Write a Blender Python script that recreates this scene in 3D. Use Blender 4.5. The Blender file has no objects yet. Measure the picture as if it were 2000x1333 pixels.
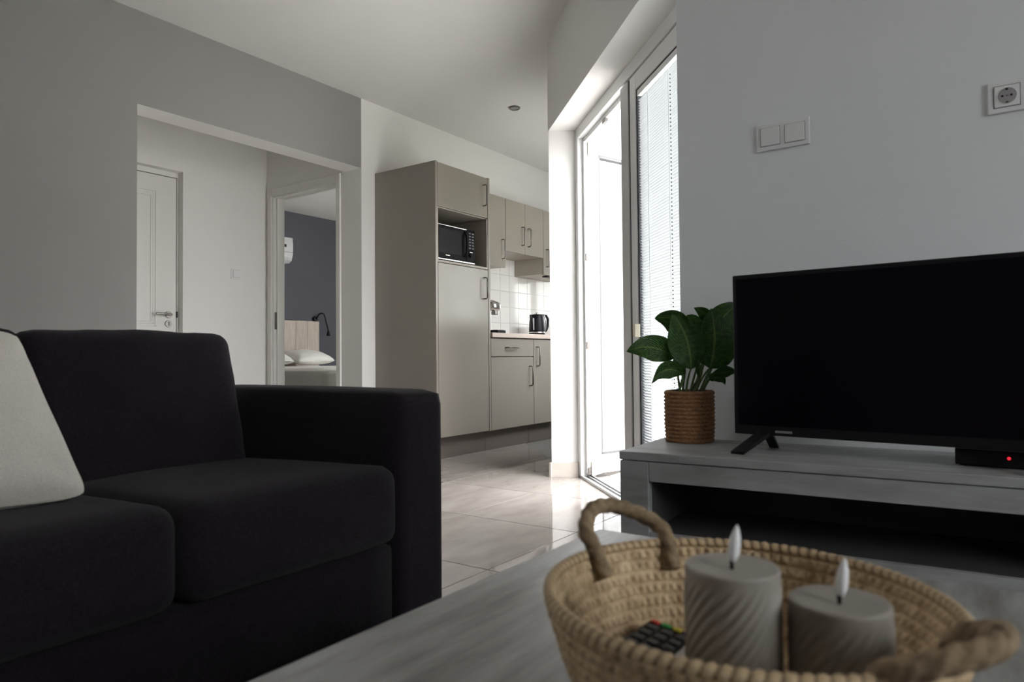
import bpy, bmesh, math, random
from mathutils import Vector, Matrix, noise
random.seed(7)
SC = bpy.context.scene
COL = SC.collection

# ------------------------------------------------------------------ camera
F_PX, YAW, PITCH, ROLL, CAM_H = 1365.36, math.radians(35.160), math.radians(1.356), math.radians(-0.515), 0.713
fw = Vector((math.cos(YAW)*math.cos(PITCH), math.sin(YAW)*math.cos(PITCH), math.sin(PITCH)))
r0 = Vector((math.sin(YAW), -math.cos(YAW), 0)); u0 = r0.cross(fw)
rt = math.cos(ROLL)*r0 + math.sin(ROLL)*u0
up = -math.sin(ROLL)*r0 + math.cos(ROLL)*u0
CAM = Vector((0, 0, CAM_H))
cd = bpy.data.cameras.new('camera'); cam = bpy.data.objects.new('camera', cd); COL.objects.link(cam)
M = Matrix.Identity(4)
for i in range(3):
    M[i][0] = rt[i]; M[i][1] = up[i]; M[i][2] = -fw[i]; M[i][3] = CAM[i]
cam.matrix_world = M
cd.sensor_width = 36.0; cd.lens = F_PX/2000*36; cd.clip_start = 0.02; cd.clip_end = 200
cd.dof.use_dof = True; cd.dof.focus_distance = 4.6; cd.dof.aperture_fstop = 6.0
SC.camera = cam

# ------------------------------------------------------------------ world, exposure
W = bpy.data.worlds.new('overcast_sky'); SC.world = W; W.use_nodes = True
bg = W.node_tree.nodes['Background']
bg.inputs[1].default_value = 16.0
# overcast sky: brightest overhead, a third of that at the horizon
_n = W.node_tree.nodes; _l = W.node_tree.links
_tc = _n.new('ShaderNodeTexCoord'); _sx = _n.new('ShaderNodeSeparateXYZ'); _l.new(_tc.outputs['Generated'], _sx.inputs[0])
_mr = _n.new('ShaderNodeMapRange'); _mr.inputs[1].default_value = 0; _mr.inputs[2].default_value = 1; _mr.inputs[3].default_value = .55; _mr.inputs[4].default_value = 1.5
_l.new(_sx.outputs['Z'], _mr.inputs[0])
_vm = _n.new('ShaderNodeVectorMath'); _vm.operation = 'SCALE'; _vm.inputs[0].default_value = (0.97, 0.975, 1.0)
_l.new(_mr.outputs[0], _vm.inputs['Scale']); _l.new(_vm.outputs[0], bg.inputs[0])
SC.view_settings.view_transform = 'Standard'; SC.view_settings.look = 'None'
SC.view_settings.gamma = 1.0; SC.view_settings.use_curve_mapping = False
SC.view_settings.exposure = 0.0
try:
    SC.cycles.max_bounces = 10; SC.cycles.diffuse_bounces = 6; SC.cycles.transparent_max_bounces = 24
    SC.cycles.sample_clamp_indirect = 6.0
except Exception: pass

# diagonal terrace wall: t runs along it (away from the camera), n points outdoors
S2 = math.sqrt(0.5)
def TN(t, n, z=0.0): return Vector(((t+n)*S2, (t-n)*S2, z))
N0 = 0.942                         # inner face of the diagonal wall

def portal(name, centre, direction, sx, sy):
    l = bpy.data.lights.new(name, 'AREA'); l.shape = 'RECTANGLE'; l.size = sx; l.size_y = sy
    o = bpy.data.objects.new(name, l); COL.objects.link(o); o.location = centre
    o.rotation_euler = Vector(direction).to_track_quat('-Z', 'Y').to_euler()
    l.cycles.is_portal = True
    return o
portal('terrace_door_portal', TN(3.12, 1.22, 1.06), (-S2, S2, 0), 1.9, 2.1)
portal('kitchen_end_window_portal', (6.66, 3.275, 1.375), (-1, 0, 0), .65, .75)
portal('kitchen_side_window_portal', (5.05, 2.06, 1.54), (0, 1, 0), 1.4, 1.1)
portal('rear_window_portal', (.55, -2.66, 1.5), (0, 1, 0), 1.4, 1.3)
portal('added_window_portal', (-.35, 3.98, 1.55), (0, -1, 0), 1.0, 1.2)  # portal of the window added to brighten the television wall
portal('bedroom_window_portal', (7.32, 5.6, 1.55), (-1, 0, 0), 1.3, 1.3)

def at(px, py, depth):             # point seen at pixel (px, py), depth metres along the view axis
    return CAM + depth*(fw + rt*((px-1000)/F_PX) - up*((py-666.5)/F_PX))

# ------------------------------------------------------------------ materials
MATS = {}
def mat(name, col, rough=0.6, metal=0.0, var=0.0, scale=8.0, stretch=(1, 1, 1), bump=0.0, bscale=60.0,
        col2=None, coat=0.0, spec=0.5, sheen=0.0, rnd=0.0, bstretch=(1, 1, 1), emit=None, estr=0.0, detail=4):
    if name in MATS: return MATS[name]
    m = bpy.data.materials.new(name); m.use_nodes = True
    nt = m.node_tree; b = nt.nodes['Principled BSDF']; L = nt.links.new
    b.inputs['Base Color'].default_value = (*col, 1); b.inputs['Roughness'].default_value = rough
    b.inputs['Metallic'].default_value = metal; b.inputs['Specular IOR Level'].default_value = spec
    b.inputs['Coat Weight'].default_value = coat; b.inputs['Sheen Weight'].default_value = sheen
    if emit: b.inputs['Emission Color'].default_value = (*emit, 1); b.inputs['Emission Strength'].default_value = estr
    tc = nt.nodes.new('ShaderNodeTexCoord')
    out = None
    if var or col2:
        mp = nt.nodes.new('ShaderNodeMapping'); mp.inputs['Scale'].default_value = stretch
        L(tc.outputs['Object'], mp.inputs[0])
        nz = nt.nodes.new('ShaderNodeTexNoise'); nz.inputs['Scale'].default_value = scale; nz.inputs['Detail'].default_value = detail
        nz.inputs['Roughness'].default_value = 0.6
        L(mp.outputs[0], nz.inputs['Vector'])
        rp = nt.nodes.new('ShaderNodeValToRGB')
        c2 = col2 if col2 else tuple(min(1, c*(1+var)) for c in col)
        c1 = col if col2 else tuple(c*(1-var) for c in col)
        rp.color_ramp.elements[0].position = 0.32; rp.color_ramp.elements[1].position = 0.68
        rp.color_ramp.elements[0].color = (*c1, 1); rp.color_ramp.elements[1].color = (*c2, 1)
        L(nz.outputs['Fac'], rp.inputs[0]); out = rp.outputs[0]
        if rnd:
            oi = nt.nodes.new('ShaderNodeObjectInfo')
            va = nt.nodes.new('ShaderNodeVectorMath'); va.operation = 'SCALE'; va.inputs[0].default_value = (37, 91, 53)
            L(oi.outputs['Random'], va.inputs['Scale']); L(va.outputs[0], mp.inputs['Location'])
            hs = nt.nodes.new('ShaderNodeHueSaturation')
            mr = nt.nodes.new('ShaderNodeMapRange'); mr.inputs[3].default_value = 1-rnd; mr.inputs[4].default_value = 1+rnd
            L(oi.outputs['Random'], mr.inputs[0]); L(mr.outputs[0], hs.inputs['Value']); L(out, hs.inputs['Color']); out = hs.outputs[0]
        L(out, b.inputs['Base Color'])
    if bump:
        mb = nt.nodes.new('ShaderNodeMapping'); mb.inputs['Scale'].default_value = bstretch
        L(tc.outputs['Object'], mb.inputs[0])
        n2 = nt.nodes.new('ShaderNodeTexNoise'); n2.inputs['Scale'].default_value = bscale; n2.inputs['Detail'].default_value = 3
        L(mb.outputs[0], n2.inputs['Vector'])
        bp = nt.nodes.new('ShaderNodeBump'); bp.inputs['Strength'].default_value = bump; bp.inputs['Distance'].default_value = 0.004
        L(n2.outputs['Fac'], bp.inputs['Height']); L(bp.outputs[0], b.inputs['Normal'])
    MATS[name] = m
    return m
def glass(name, tint=(0.95, 0.97, 0.97), refl=0.08):
    m = bpy.data.materials.new(name); m.use_nodes = True; nt = m.node_tree; nt.nodes.clear(); L = nt.links.new
    o = nt.nodes.new('ShaderNodeOutputMaterial'); mx = nt.nodes.new('ShaderNodeMixShader')
    t = nt.nodes.new('ShaderNodeBsdfTransparent'); t.inputs[0].default_value = (*tint, 1)
    g = nt.nodes.new('ShaderNodeBsdfGlossy'); g.inputs['Roughness'].default_value = 0.02
    fr = nt.nodes.new('ShaderNodeLayerWeight'); fr.inputs[0].default_value = .5
    pw = nt.nodes.new('ShaderNodeMath'); pw.operation = 'POWER'; pw.inputs[1].default_value = 4.5; L(fr.outputs['Facing'], pw.inputs[0])
    ma = nt.nodes.new('ShaderNodeMath'); ma.operation = 'MULTIPLY_ADD'; ma.inputs[1].default_value = .5; ma.inputs[2].default_value = .035; L(pw.outputs[0], ma.inputs[0])
    L(ma.outputs[0], mx.inputs[0]); L(t.outputs[0], mx.inputs[1]); L(g.outputs[0], mx.inputs[2]); L(mx.outputs[0], o.inputs[0])
    MATS[name] = m; return m

WHITE = mat('white_plaster', (0.78, 0.766, 0.74), 0.9, bump=0.12, bscale=140, spec=0.2)
CEIL = mat('ceiling_paint', (0.74, 0.73, 0.71), 0.95, bump=0.08, bscale=120, spec=0.1)
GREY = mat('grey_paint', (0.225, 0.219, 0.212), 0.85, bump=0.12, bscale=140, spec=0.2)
DARKWALL = mat('slate_paint', (0.105, 0.105, 0.125), 0.85, bump=0.1, bscale=140, spec=0.2)
TVWALL = mat('cool_white_paint', (0.74, 0.75, 0.76), 0.88, bump=0.12, bscale=140, spec=0.2)
TILE = mat('polished_floor_tile', (0.225, 0.198, 0.178), 0.05, scale=3.2, stretch=(1, 2.6, 1), col2=(0.31, 0.282, 0.258), rnd=0.04, spec=0.6, detail=8)
GROUT = mat('grout', (0.13, 0.12, 0.11), 0.9)
SKIRT = mat('skirting_tile', (0.52, 0.47, 0.42), 0.3, scale=14, var=0.12)
DOORW = mat('door_paint', (0.72, 0.71, 0.67), 0.45)
PVC = mat('white_pvc', (0.82, 0.82, 0.81), 0.35)
PVCG = mat('grey_rubber', (0.06, 0.06, 0.06), 0.6)
BLACK = mat('black_plastic', (0.009, 0.008, 0.010), 0.42, spec=0.2)
SCREEN = mat('tv_screen', (0.003, 0.002, 0.004), 0.16, spec=0.10)
GASKET = mat('black_gasket', (0.012, 0.012, 0.018), 0.6)
CAB = mat('taupe_laminate', (0.238, 0.214, 0.182), 0.20, bump=0.03, bscale=200)
CABIN = mat('cabinet_inside', (0.36, 0.325, 0.28), 0.5)
PLINTH = mat('plinth_board', (0.11, 0.092, 0.08), 0.45)
STEEL = mat('brushed_steel', (0.42, 0.40, 0.38), 0.32, 1.0)
DSTEEL = mat('dark_steel', (0.16, 0.145, 0.135), 0.35, 0.9)
CHROME = mat('chrome', (0.70, 0.70, 0.70), 0.12, 1.0)
WORKTOP = mat('speckled_worktop', (0.42, 0.34, 0.29), 0.35, scale=160, col2=(0.62, 0.54, 0.48))
GLAZE = mat('glazed_wall_tile', (0.62, 0.60, 0.57), 0.06, spec=0.6)
SOFA = mat('charcoal_fabric', (0.0135, 0.0100, 0.0132), 0.95, scale=220, var=0.35, bump=0.5, bscale=520, spec=0.12, sheen=0.05)
LINEN = mat('cream_linen', (0.60, 0.57, 0.51), 0.95, scale=300, var=0.08, bump=0.35, bscale=420, spec=0.1)
OAK = mat('grey_limed_wood', (0.15, 0.138, 0.122), 0.40, scale=5, stretch=(0.8, 5, 5), col2=(0.41, 0.415, 0.41), bump=0.15, bscale=14, bstretch=(1, 12, 12), detail=8)
OAKY = mat('grey_concrete_wood', (0.21, 0.21, 0.205), 0.5, scale=5, stretch=(4, 0.7, 4), col2=(0.36, 0.365, 0.365), bump=0.15, bscale=14, bstretch=(12, 1, 12), detail=8)
SHADEIN = mat('cabinet_inside_shade', (0.05, 0.048, 0.048), 0.6)  # dark tone carries the shade inside the television stand
STRAW = mat('palm_straw', (0.34, 0.23, 0.125), 0.75, scale=70, col2=(0.62, 0.47, 0.29), bump=0.4, bscale=160)
ROPE = mat('twisted_rope', (0.12, 0.08, 0.045), 0.85, scale=60, col2=(0.29, 0.205, 0.12), bump=0.4, bscale=200)
JUTE = mat('braided_jute', (0.135, 0.060, 0.024), 0.85, scale=60, stretch=(1, 1, 5), col2=(0.28, 0.138, 0.055), bump=0.5, bscale=140)
WAX = mat('grey_wax', (0.255, 0.228, 0.20), 0.55, scale=30, var=0.06)
FLAME = mat('white_plastic_flame', (0.85, 0.85, 0.86), 0.4)
SOIL = mat('potting_soil', (0.035, 0.024, 0.02), 0.95, scale=80, var=0.4, bump=0.8, bscale=90)
STEMG = mat('green_stem', (0.075, 0.13, 0.032), 0.5)
SHEET = mat('white_sheet', (0.74, 0.72, 0.68), 0.9, bump=0.2, bscale=30)
COVER = mat('grey_bedcover', (0.36, 0.345, 0.315), 0.95, bump=0.3, bscale=40)
LIMED = mat('limed_plank', (0.42, 0.35, 0.30), 0.6, scale=4, stretch=(7, 7, 0.8), col2=(0.56, 0.49, 0.43), rnd=0.06)
SLATM = mat('blind_slat', (0.86, 0.87, 0.88), 0.4)
SWITCH = mat('switch_plastic', (0.74, 0.74, 0.735), 0.3)
TERR = mat('terrace_tile', (0.62, 0.60, 0.57), 0.6, scale=6, var=0.06)
EXTW = mat('exterior_render', (0.72, 0.71, 0.69), 0.9)
SOFFIT = mat('exterior_eave', (0.38, 0.36, 0.34), 0.8)
HEDGE = mat('hedge_leaf', (0.16, 0.22, 0.045), 0.7, scale=9, col2=(0.34, 0.36, 0.10))
GL = glass('window_glass')
_t = SLATM.node_tree; _tr = _t.nodes.new('ShaderNodeBsdfTranslucent'); _tr.inputs[0].default_value = (.8, .82, .84, 1)
_mx = _t.nodes.new('ShaderNodeMixShader'); _mx.inputs[0].default_value = .10
_t.links.new(_t.nodes['Principled BSDF'].outputs[0], _mx.inputs[1]); _t.links.new(_tr.outputs[0], _mx.inputs[2]); _t.links.new(_mx.outputs[0], _t.nodes['Material Output'].inputs[0])

# ------------------------------------------------------------------ mesh helpers
class MB:
    def __init__(self): self.v = []; self.f = []; self.s = []; self.m = []; self.uv = None
    def add(self, vs, fs, smooth=False, mi=0):
        o = len(self.v); self.v += [tuple(p) for p in vs]
        for f in fs: self.f.append([i+o for i in f]); self.s.append(smooth); self.m.append(mi)
        return self
    def box(self, x0, x1, y0, y1, z0, z1, bev=0.0, mi=0):
        if x0 > x1: x0, x1 = x1, x0
        if y0 > y1: y0, y1 = y1, y0
        if z0 > z1: z0, z1 = z1, z0
        b = min(bev, (x1-x0)*.45, (y1-y0)*.45, (z1-z0)*.45)
        if b <= 0:
            vs = [(x, y, z) for z in (z0, z1) for y in (y0, y1) for x in (x0, x1)]
            return self.add(vs, [(0, 2, 3, 1), (4, 5, 7, 6), (0, 1, 5, 4), (2, 6, 7, 3), (0, 4, 6, 2), (1, 3, 7, 5)], mi=mi)
        bm = bmesh.new(); bmesh.ops.create_cube(bm, size=1)
        for v in bm.verts: v.co = Vector(((x0+x1)/2+v.co.x*(x1-x0), (y0+y1)/2+v.co.y*(y1-y0), (z0+z1)/2+v.co.z*(z1-z0)))
        bmesh.ops.bevel(bm, geom=bm.edges[:], offset=b, segments=2, profile=0.6, affect='EDGES')
        bm.verts.index_update()
        self.add([v.co[:] for v in bm.verts], [[v.index for v in f.verts] for f in bm.faces], mi=mi); bm.free(); return self
    def prism(self, poly, z0, z1, mi=0):
        n = len(poly); a = sum(poly[i][0]*poly[(i+1) % n][1]-poly[(i+1) % n][0]*poly[i][1] for i in range(n))
        if a < 0: poly = poly[::-1]
        vs = [(p[0], p[1], z0) for p in poly]+[(p[0], p[1], z1) for p in poly]
        fs = [list(range(n))[::-1], list(range(n, 2*n))]+[(i, (i+1) % n, n+(i+1) % n, n+i) for i in range(n)]
        return self.add(vs, fs, mi=mi)
    def tube(self, pts, rad, seg=10, smooth=True, caps=True):
        pts = [Vector(p) for p in pts]; n = len(pts); vs = []; fs = []
        rad = rad if isinstance(rad, (list, tuple)) else [rad]*n
        ref = None
        for i, p in enumerate(pts):
            t = (pts[min(i+1, n-1)]-pts[max(i-1, 0)]).normalized()
            if ref is None:
                ref = Vector((0, 0, 1)) if abs(t.z) < .9 else Vector((1, 0, 0))
            a = (ref-t*ref.dot(t)).normalized(); ref = a; b = t.cross(a)
            for k in range(seg):
                w = 2*math.pi*k/seg; vs.append(p+a*math.cos(w)*rad[i]+b*math.sin(w)*rad[i])
        for i in range(n-1):
            for k in range(seg): fs.append((i*seg+k, i*seg+(k+1) % seg, (i+1)*seg+(k+1) % seg, (i+1)*seg+k))
        self.add(vs, fs, smooth)
        if caps: self.add(vs[:seg], [list(range(seg))[::-1]]); self.add(vs[-seg:], [list(range(seg))])
        return self
    def lathe(self, prof, c=(0, 0, 0), seg=32, smooth=True, axis='z', close=False):
        vs = []; fs = []; n = len(prof)
        for r, z in prof:
            for k in range(seg):
                w = 2*math.pi*k/seg; x, y = r*math.cos(w), r*math.sin(w)
                p = (x, y, z) if axis == 'z' else ((z, x, y) if axis == 'x' else (y, z, x))
                vs.append((c[0]+p[0], c[1]+p[1], c[2]+p[2]))
        for i in range(n-1 if not close else n):
            j = (i+1) % n
            for k in range(seg): fs.append((i*seg+k, i*seg+(k+1) % seg, j*seg+(k+1) % seg, j*seg+k))
        return self.add(vs, fs, smooth)
    def build(self, name, m, parent=None):
        me = bpy.data.meshes.new(name); me.from_pydata(self.v, [], self.f)
        ms = m if isinstance(m, (list, tuple)) else [m]
        for q in ms: me.materials.append(q)
        me.polygons.foreach_set('use_smooth', self.s); me.polygons.foreach_set('material_index', self.m)
        me.update()
        return link(name, me, parent)
def link(name, me, parent=None):
    o = bpy.data.objects.new(name, me); COL.objects.link(o)
    if parent: o.parent = parent
    return o
def cyl(r, z0, z1, c=(0, 0, 0), seg=24, axis='z', bev=0.0):
    b = min(bev, r*.5, abs(z1-z0)*.4)
    return MB().lathe([(1e-5, z0), (r-b, z0), (r, z0+b), (r, z1-b), (r-b, z1), (1e-5, z1)] if b else [(1e-5, z0), (r, z0), (r, z1), (1e-5, z1)], c, seg, smooth=False, axis=axis)
def BX(*a, **k): return MB().box(*a, **k)
def tag(o, label=None, cat=None, group=None, kind=None):
    if label: o['label'] = label
    if cat: o['category'] = cat
    if group: o['group'] = group
    if kind: o['kind'] = kind
    return o
def thing(name, loc, label, cat, group=None, rz=0.0, kind=None):
    o = bpy.data.objects.new(name, None); COL.objects.link(o); o.location = loc; o.rotation_euler = (0, 0, rz)
    o.empty_display_size = 0.05
    return tag(o, label, cat, group, kind)
def struct(o, label, cat): return tag(o, label, cat, kind='structure')
def smooth_angle(o, ang=0.6):
    me = o.data; bm = bmesh.new(); bm.from_mesh(me)
    for f in bm.faces: f.smooth = True
    for e in bm.edges:
        if len(e.link_faces) == 2 and e.calc_face_angle() > ang: e.smooth = False
    bm.to_mesh(me); bm.free(); return o
def soft(hx, hy, hz, r, n=14, crown=0.0, wrinkle=0.0, seed=0, sag=0.0):
    """rounded cushion-like block centred on the origin, half sizes hx hy hz"""
    bm = bmesh.new(); bmesh.ops.create_cube(bm, size=2)
    bmesh.ops.subdivide_edges(bm, edges=bm.edges[:], cuts=n, use_grid_fill=True)
    H = Vector((hx, hy, hz))
    for v in bm.verts:
        c = v.co.copy()
        c = Vector([math.copysign(abs(q)**0.85, q) for q in c])
        p = Vector((c.x*hx, c.y*hy, c.z*hz))
        q = Vector([max(-(H[i]-r), min(H[i]-r, p[i])) for i in range(3)])
        d = p-q
        if d.length > 1e-9: p = q+d.normalized()*r
        x, y, z = p.x/hx, p.y/hy, p.z/hz
        k = max(0, 1-x*x)*max(0, 1-y*y)
        p.z += crown*k*(1 if z > 0 else -0.5)*abs(z)
        p.x += crown*.5*max(0, 1-y*y)*max(0, 1-z*z)*math.copysign(abs(x)**3, x)
        p.y += crown*.5*max(0, 1-x*x)*max(0, 1-z*z)*math.copysign(abs(y)**3, y)
        if wrinkle:
            w = noise.noise(Vector((p.x*9+seed, p.y*9, p.z*9)))*wrinkle+noise.noise(Vector((p.x*25, p.y*25+seed, p.z*25)))*wrinkle*.3
            p += p.normalized()*w
        v.co = p
    bm.verts.index_update(); bmesh.ops.recalc_face_normals(bm, faces=bm.faces[:])
    mb = MB(); mb.add([v.co[:] for v in bm.verts], [[v.index for v in f.verts] for f in bm.faces], True); bm.free(); return mb
def xform(mb, M):
    mb.v = [tuple(M @ Vector(p)) for p in mb.v]; return mb
def T(x, y, z): return Matrix.Translation((x, y, z))
def RX(a): return Matrix.Rotation(a, 4, 'X')
def RY(a): return Matrix.Rotation(a, 4, 'Y')
def RZ(a): return Matrix.Rotation(a, 4, 'Z')

# ------------------------------------------------------------------ setting
CZ = 2.623; YW = 3.817; YH = 4.941; XH = 3.525; YB = 7.514; XT = 2.2
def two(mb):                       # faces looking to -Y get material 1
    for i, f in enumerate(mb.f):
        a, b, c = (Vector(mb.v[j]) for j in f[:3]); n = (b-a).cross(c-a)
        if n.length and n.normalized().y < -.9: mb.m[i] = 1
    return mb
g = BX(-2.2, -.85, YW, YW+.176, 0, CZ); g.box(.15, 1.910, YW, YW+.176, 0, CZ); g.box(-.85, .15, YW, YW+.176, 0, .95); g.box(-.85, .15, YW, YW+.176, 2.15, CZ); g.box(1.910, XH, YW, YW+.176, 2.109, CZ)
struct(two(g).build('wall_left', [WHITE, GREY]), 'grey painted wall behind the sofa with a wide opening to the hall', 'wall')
wk = struct(BX(XH, 6.72, YW, YW+.15, 0, CZ).build('wall_kitchen', WHITE), 'white kitchen wall behind the taupe cabinets', 'wall')
hb_ = BX(1.2, 1.93, YH, YH+.12, 0, CZ); hb_.box(2.808, XH, YH, YH+.12, 0, CZ); hb_.box(1.93, 2.808, YH, YH+.12, 2.108, CZ)
struct(hb_.build('wall_hall_back', WHITE), 'white hall wall holding the panelled door', 'wall')
struct(BX(1.1, 1.2, YW+.176, YH+.12, 0, CZ).build('wall_hall_left', WHITE), 'white hall wall at its far left end', 'wall')
h = BX(XH, XH+.10, YW+.15, 4.08, 0, CZ); h.box(XH, XH+.10, 4.86, YB, 0, CZ); h.box(XH, XH+.10, 4.08, 4.86, 2.04, CZ)
struct(h.build('wall_hall_right', WHITE), 'white hall wall around the bedroom doorway', 'wall')
struct(BX(XH, 7.4, YB, YB+.12, 0, CZ).build('wall_bedroom_back', DARKWALL), 'dark slate painted bedroom wall behind the headboard', 'wall')
def wall_window_x(name, x0, x1, ya, yb, wy0, wy1, wz0, wz1, m, label):
    b = BX(x0, x1, ya, wy0, 0, CZ); b.box(x0, x1, wy1, yb, 0, CZ); b.box(x0, x1, wy0, wy1, 0, wz0); b.box(x0, x1, wy0, wy1, wz1, CZ)
    return struct(b.build(name, m), label, 'wall')
wall_window_x('wall_bedroom_right', 7.2, 7.4, YW+.15, YB, 5.0, 6.2, .95, 2.15, WHITE, 'white bedroom wall with a window')
wall_window_x('wall_kitchen_end', 6.5, 6.72, 2.22, YW, 2.95, 3.60, 1.0, 1.75, WHITE, 'white end wall of the kitchen with a window')
struct(BX(-2.2, -2.0, -2.7, YW, 0, CZ).build('wall_front', GREY), 'grey living room wall behind the camera', 'wall')  # unseen wall, made grey to cut light bounced from behind the camera
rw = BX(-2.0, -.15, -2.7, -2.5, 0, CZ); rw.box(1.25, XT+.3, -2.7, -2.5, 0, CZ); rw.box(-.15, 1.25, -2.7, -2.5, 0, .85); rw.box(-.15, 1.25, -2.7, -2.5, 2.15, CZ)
struct(rw.build('wall_rear', GREY), 'grey living room wall far behind the camera', 'wall')  # also grey to weaken the bounce onto the near things
a0 = TN(2.172, N0); a1 = TN(2.172, N0+.30)
struct(MB().prism([(XT, -2.5), (XT, a0.y), (a1.x, a1.y), (XT+.3, a1.y-.1), (XT+.3, -2.5)], 0, CZ).build('wall_right', TVWALL), 'pale wall behind the television', 'wall')
p0 = TN(4.080, N0); p1 = TN(4.050, N0+.155); p2 = TN(4.06, N0+.26)
ks = MB().prism([(p0.x, p0.y), (p1.x, p1.y), (p2.x, p2.y), (3.9, 2.03), (4.35, 2.03), (4.35, p0.y)], 0, CZ)
ks.box(5.75, 6.72, 2.03, p0.y, 0, CZ).box(4.35, 5.75, 2.03, p0.y, 0, 1.0).box(4.35, 5.75, 2.03, p0.y, 2.08, CZ)
struct(ks.build('wall_kitchen_side', WHITE), 'white wall between terrace door and kitchen', 'wall')
q = [TN(2.172, N0), TN(4.10, N0), TN(4.10, N0+.26), TN(2.172, N0+.26)]
struct(MB().prism([(p.x, p.y) for p in q], 2.078, CZ).build('wall_terrace', WHITE), 'angled white wall above the terrace door', 'wall')
struct(MB().prism([(-2.2, -2.7), (2.45, -2.7), (2.45, .62), (3.86, 2.03), (7.4, 2.03), (7.4, 7.64), (-2.2, 7.64)], CZ, CZ+.12).build('ceiling', CEIL), 'plain white ceiling', 'ceiling')
# floor: bed of grout with single polished tiles
fl = struct(MB().prism([(-2.2, -2.7), (2.45, -2.7), (2.45, .62), (3.86, 2.03), (7.4, 2.03), (7.4, 7.64), (-2.2, 7.64)], -.10, -.0025).build('floor', GROUT), 'polished beige stone tile floor', 'floor')
TS = .60; GAP = .002
def clip(poly, a, b, c):           # keep a*x+b*y <= c
    out = []
    for i in range(len(poly)):
        p, q = poly[i], poly[(i+1) % len(poly)]; dp = a*p[0]+b*p[1]-c; dq = a*q[0]+b*q[1]-c
        if dp <= 0: out.append(p)
        if dp*dq < 0: k = dp/(dp-dq); out.append((p[0]+k*(q[0]-p[0]), p[1]+k*(q[1]-p[1])))
    return out
full = None; hs = TS/2-GAP
for i in range(-7, 9):
    for j in range(-7, 6):
        cx, cy = 1.885+TS*(i+.5), 1.437+TS*(j+.5)
        if cx < -2.2 or cy < -2.6 or cy > 5.2 or cx > 6.6: continue
        if cx > 3.7 and (cy > 4.0 or cy < 2.0): continue
        if cx > 2.2 and cx-cy > 1.556+.45: continue
        if cx < 1.2 and cy > 4.0: continue
        poly = [(-hs, -hs), (hs, -hs), (hs, hs), (-hs, hs)]
        cp = clip(poly, 1, -1, (N0+.155)/S2-(cx-cy)) if cx-cy > .7 and cx > 1.9 else poly
        if len(cp) < 3: continue
        if cp == poly:
            if full is None:
                full = BX(-hs, hs, -hs, hs, -.010, 0, bev=.0012).build('floor_tile', TILE, fl); o = full
            else: o = link('floor_tile', full.data, fl)
        else: o = MB().prism(cp, -.010, 0).build('floor_tile', TILE, fl)
        o.location = (cx, cy, 0)
# skirting on the pier beside the terrace door
e = .012
s0 = Vector((p0.x-e*.4, p0.y+e)); s1 = Vector((p1.x-e*.85, p1.y-e*.5))
struct(MB().prism([(p0.x-.012, p0.y+.012), (p1.x-.014, p1.y-.008), (p1.x+.004, p1.y+.004), (p0.x+.006, p0.y-.002)], 0, .085).build('baseboard_pier', SKIRT), 'beige tile skirting at the foot of the pier by the terrace door', 'skirting')
struct(BX(p0.x-.012, 6.5, p0.y, p0.y+.012, 0, .085).build('baseboard_kitchen', SKIRT), 'beige tile skirting along the kitchen side wall', 'skirting')
struct(BX(XT-.012, XT, -2.5, .862, 0, .085).build('baseboard_right', SKIRT), 'beige tile skirting under the television wall', 'skirting')
struct(BX(-2.0, 1.905, YW-.012, YW, 0, .085).build('baseboard_left', SKIRT), 'beige tile skirting under the grey wall', 'skirting')

# ---- terrace door: frame, closed right leaf, open left leaf
d3 = thing('door_3', TN(3.13, N0+.16, 0), 'white framed double terrace door, left leaf swung open outwards', 'door', kind='structure')
INV3 = Matrix.Translation(-Vector(d3.location))
def bdg(t0, t1, n0, n1, z0, z1, bev=.003, mb=None):
    mb = mb or MB(); k = len(mb.v); mb.box(t0, t1, n0, n1, z0, z1, bev=bev)
    # local frame (t, n, z) -> world, then relative to the door's empty
    for i in range(k, len(mb.v)):
        t, n, z = mb.v[i]; w = TN(t, n, z)-Vector(d3.location); mb.v[i] = tuple(w)
    for i in range(len(mb.f)):
        pass
    return mb
def flip(mb): mb.f = [f[::-1] for f in mb.f]; return mb
FN0, FN1 = N0+.155, N0+.225       # frame depth range
TL, TR, TM = 4.05, 2.215, 3.125
fr = bdg(TL-.055, TL, FN0, FN1, 0, 2.078); bdg(TR, TR+.055, FN0, FN1, 0, 2.078, mb=fr); bdg(TR, TL, FN0, FN1, 2.012, 2.078, mb=fr)
flip(fr).build('frame', PVC, d3)
flip(bdg(TL-.085, TL-.055, FN0+.03, FN1, .03, 1.99)).build('frame_rebate', PVC, d3)
flip(bdg(TR, TL, FN0+.035, FN1, 1.985, 2.012)).build('frame_rebate', PVC, d3)
th = bdg(TR, TL, FN0, FN0+.012, 0, .016, bev=.002)
flip(th).build('threshold', mat('threshold_aluminium', (.55, .55, .55), .3, .6), d3)
for k in range(3):
    flip(bdg(TR, TL, FN0+.018+.02*k, FN0+.026+.02*k, 0, .012+.004*k, bev=.002)).build('track_rail', mat('rail_aluminium', (.6, .6, .6), .3, .9), d3)
flip(bdg(TR, TL, FN0+.010, FN1, -.004, .004, bev=.0)).build('track_bed', PVCG, d3)
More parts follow.
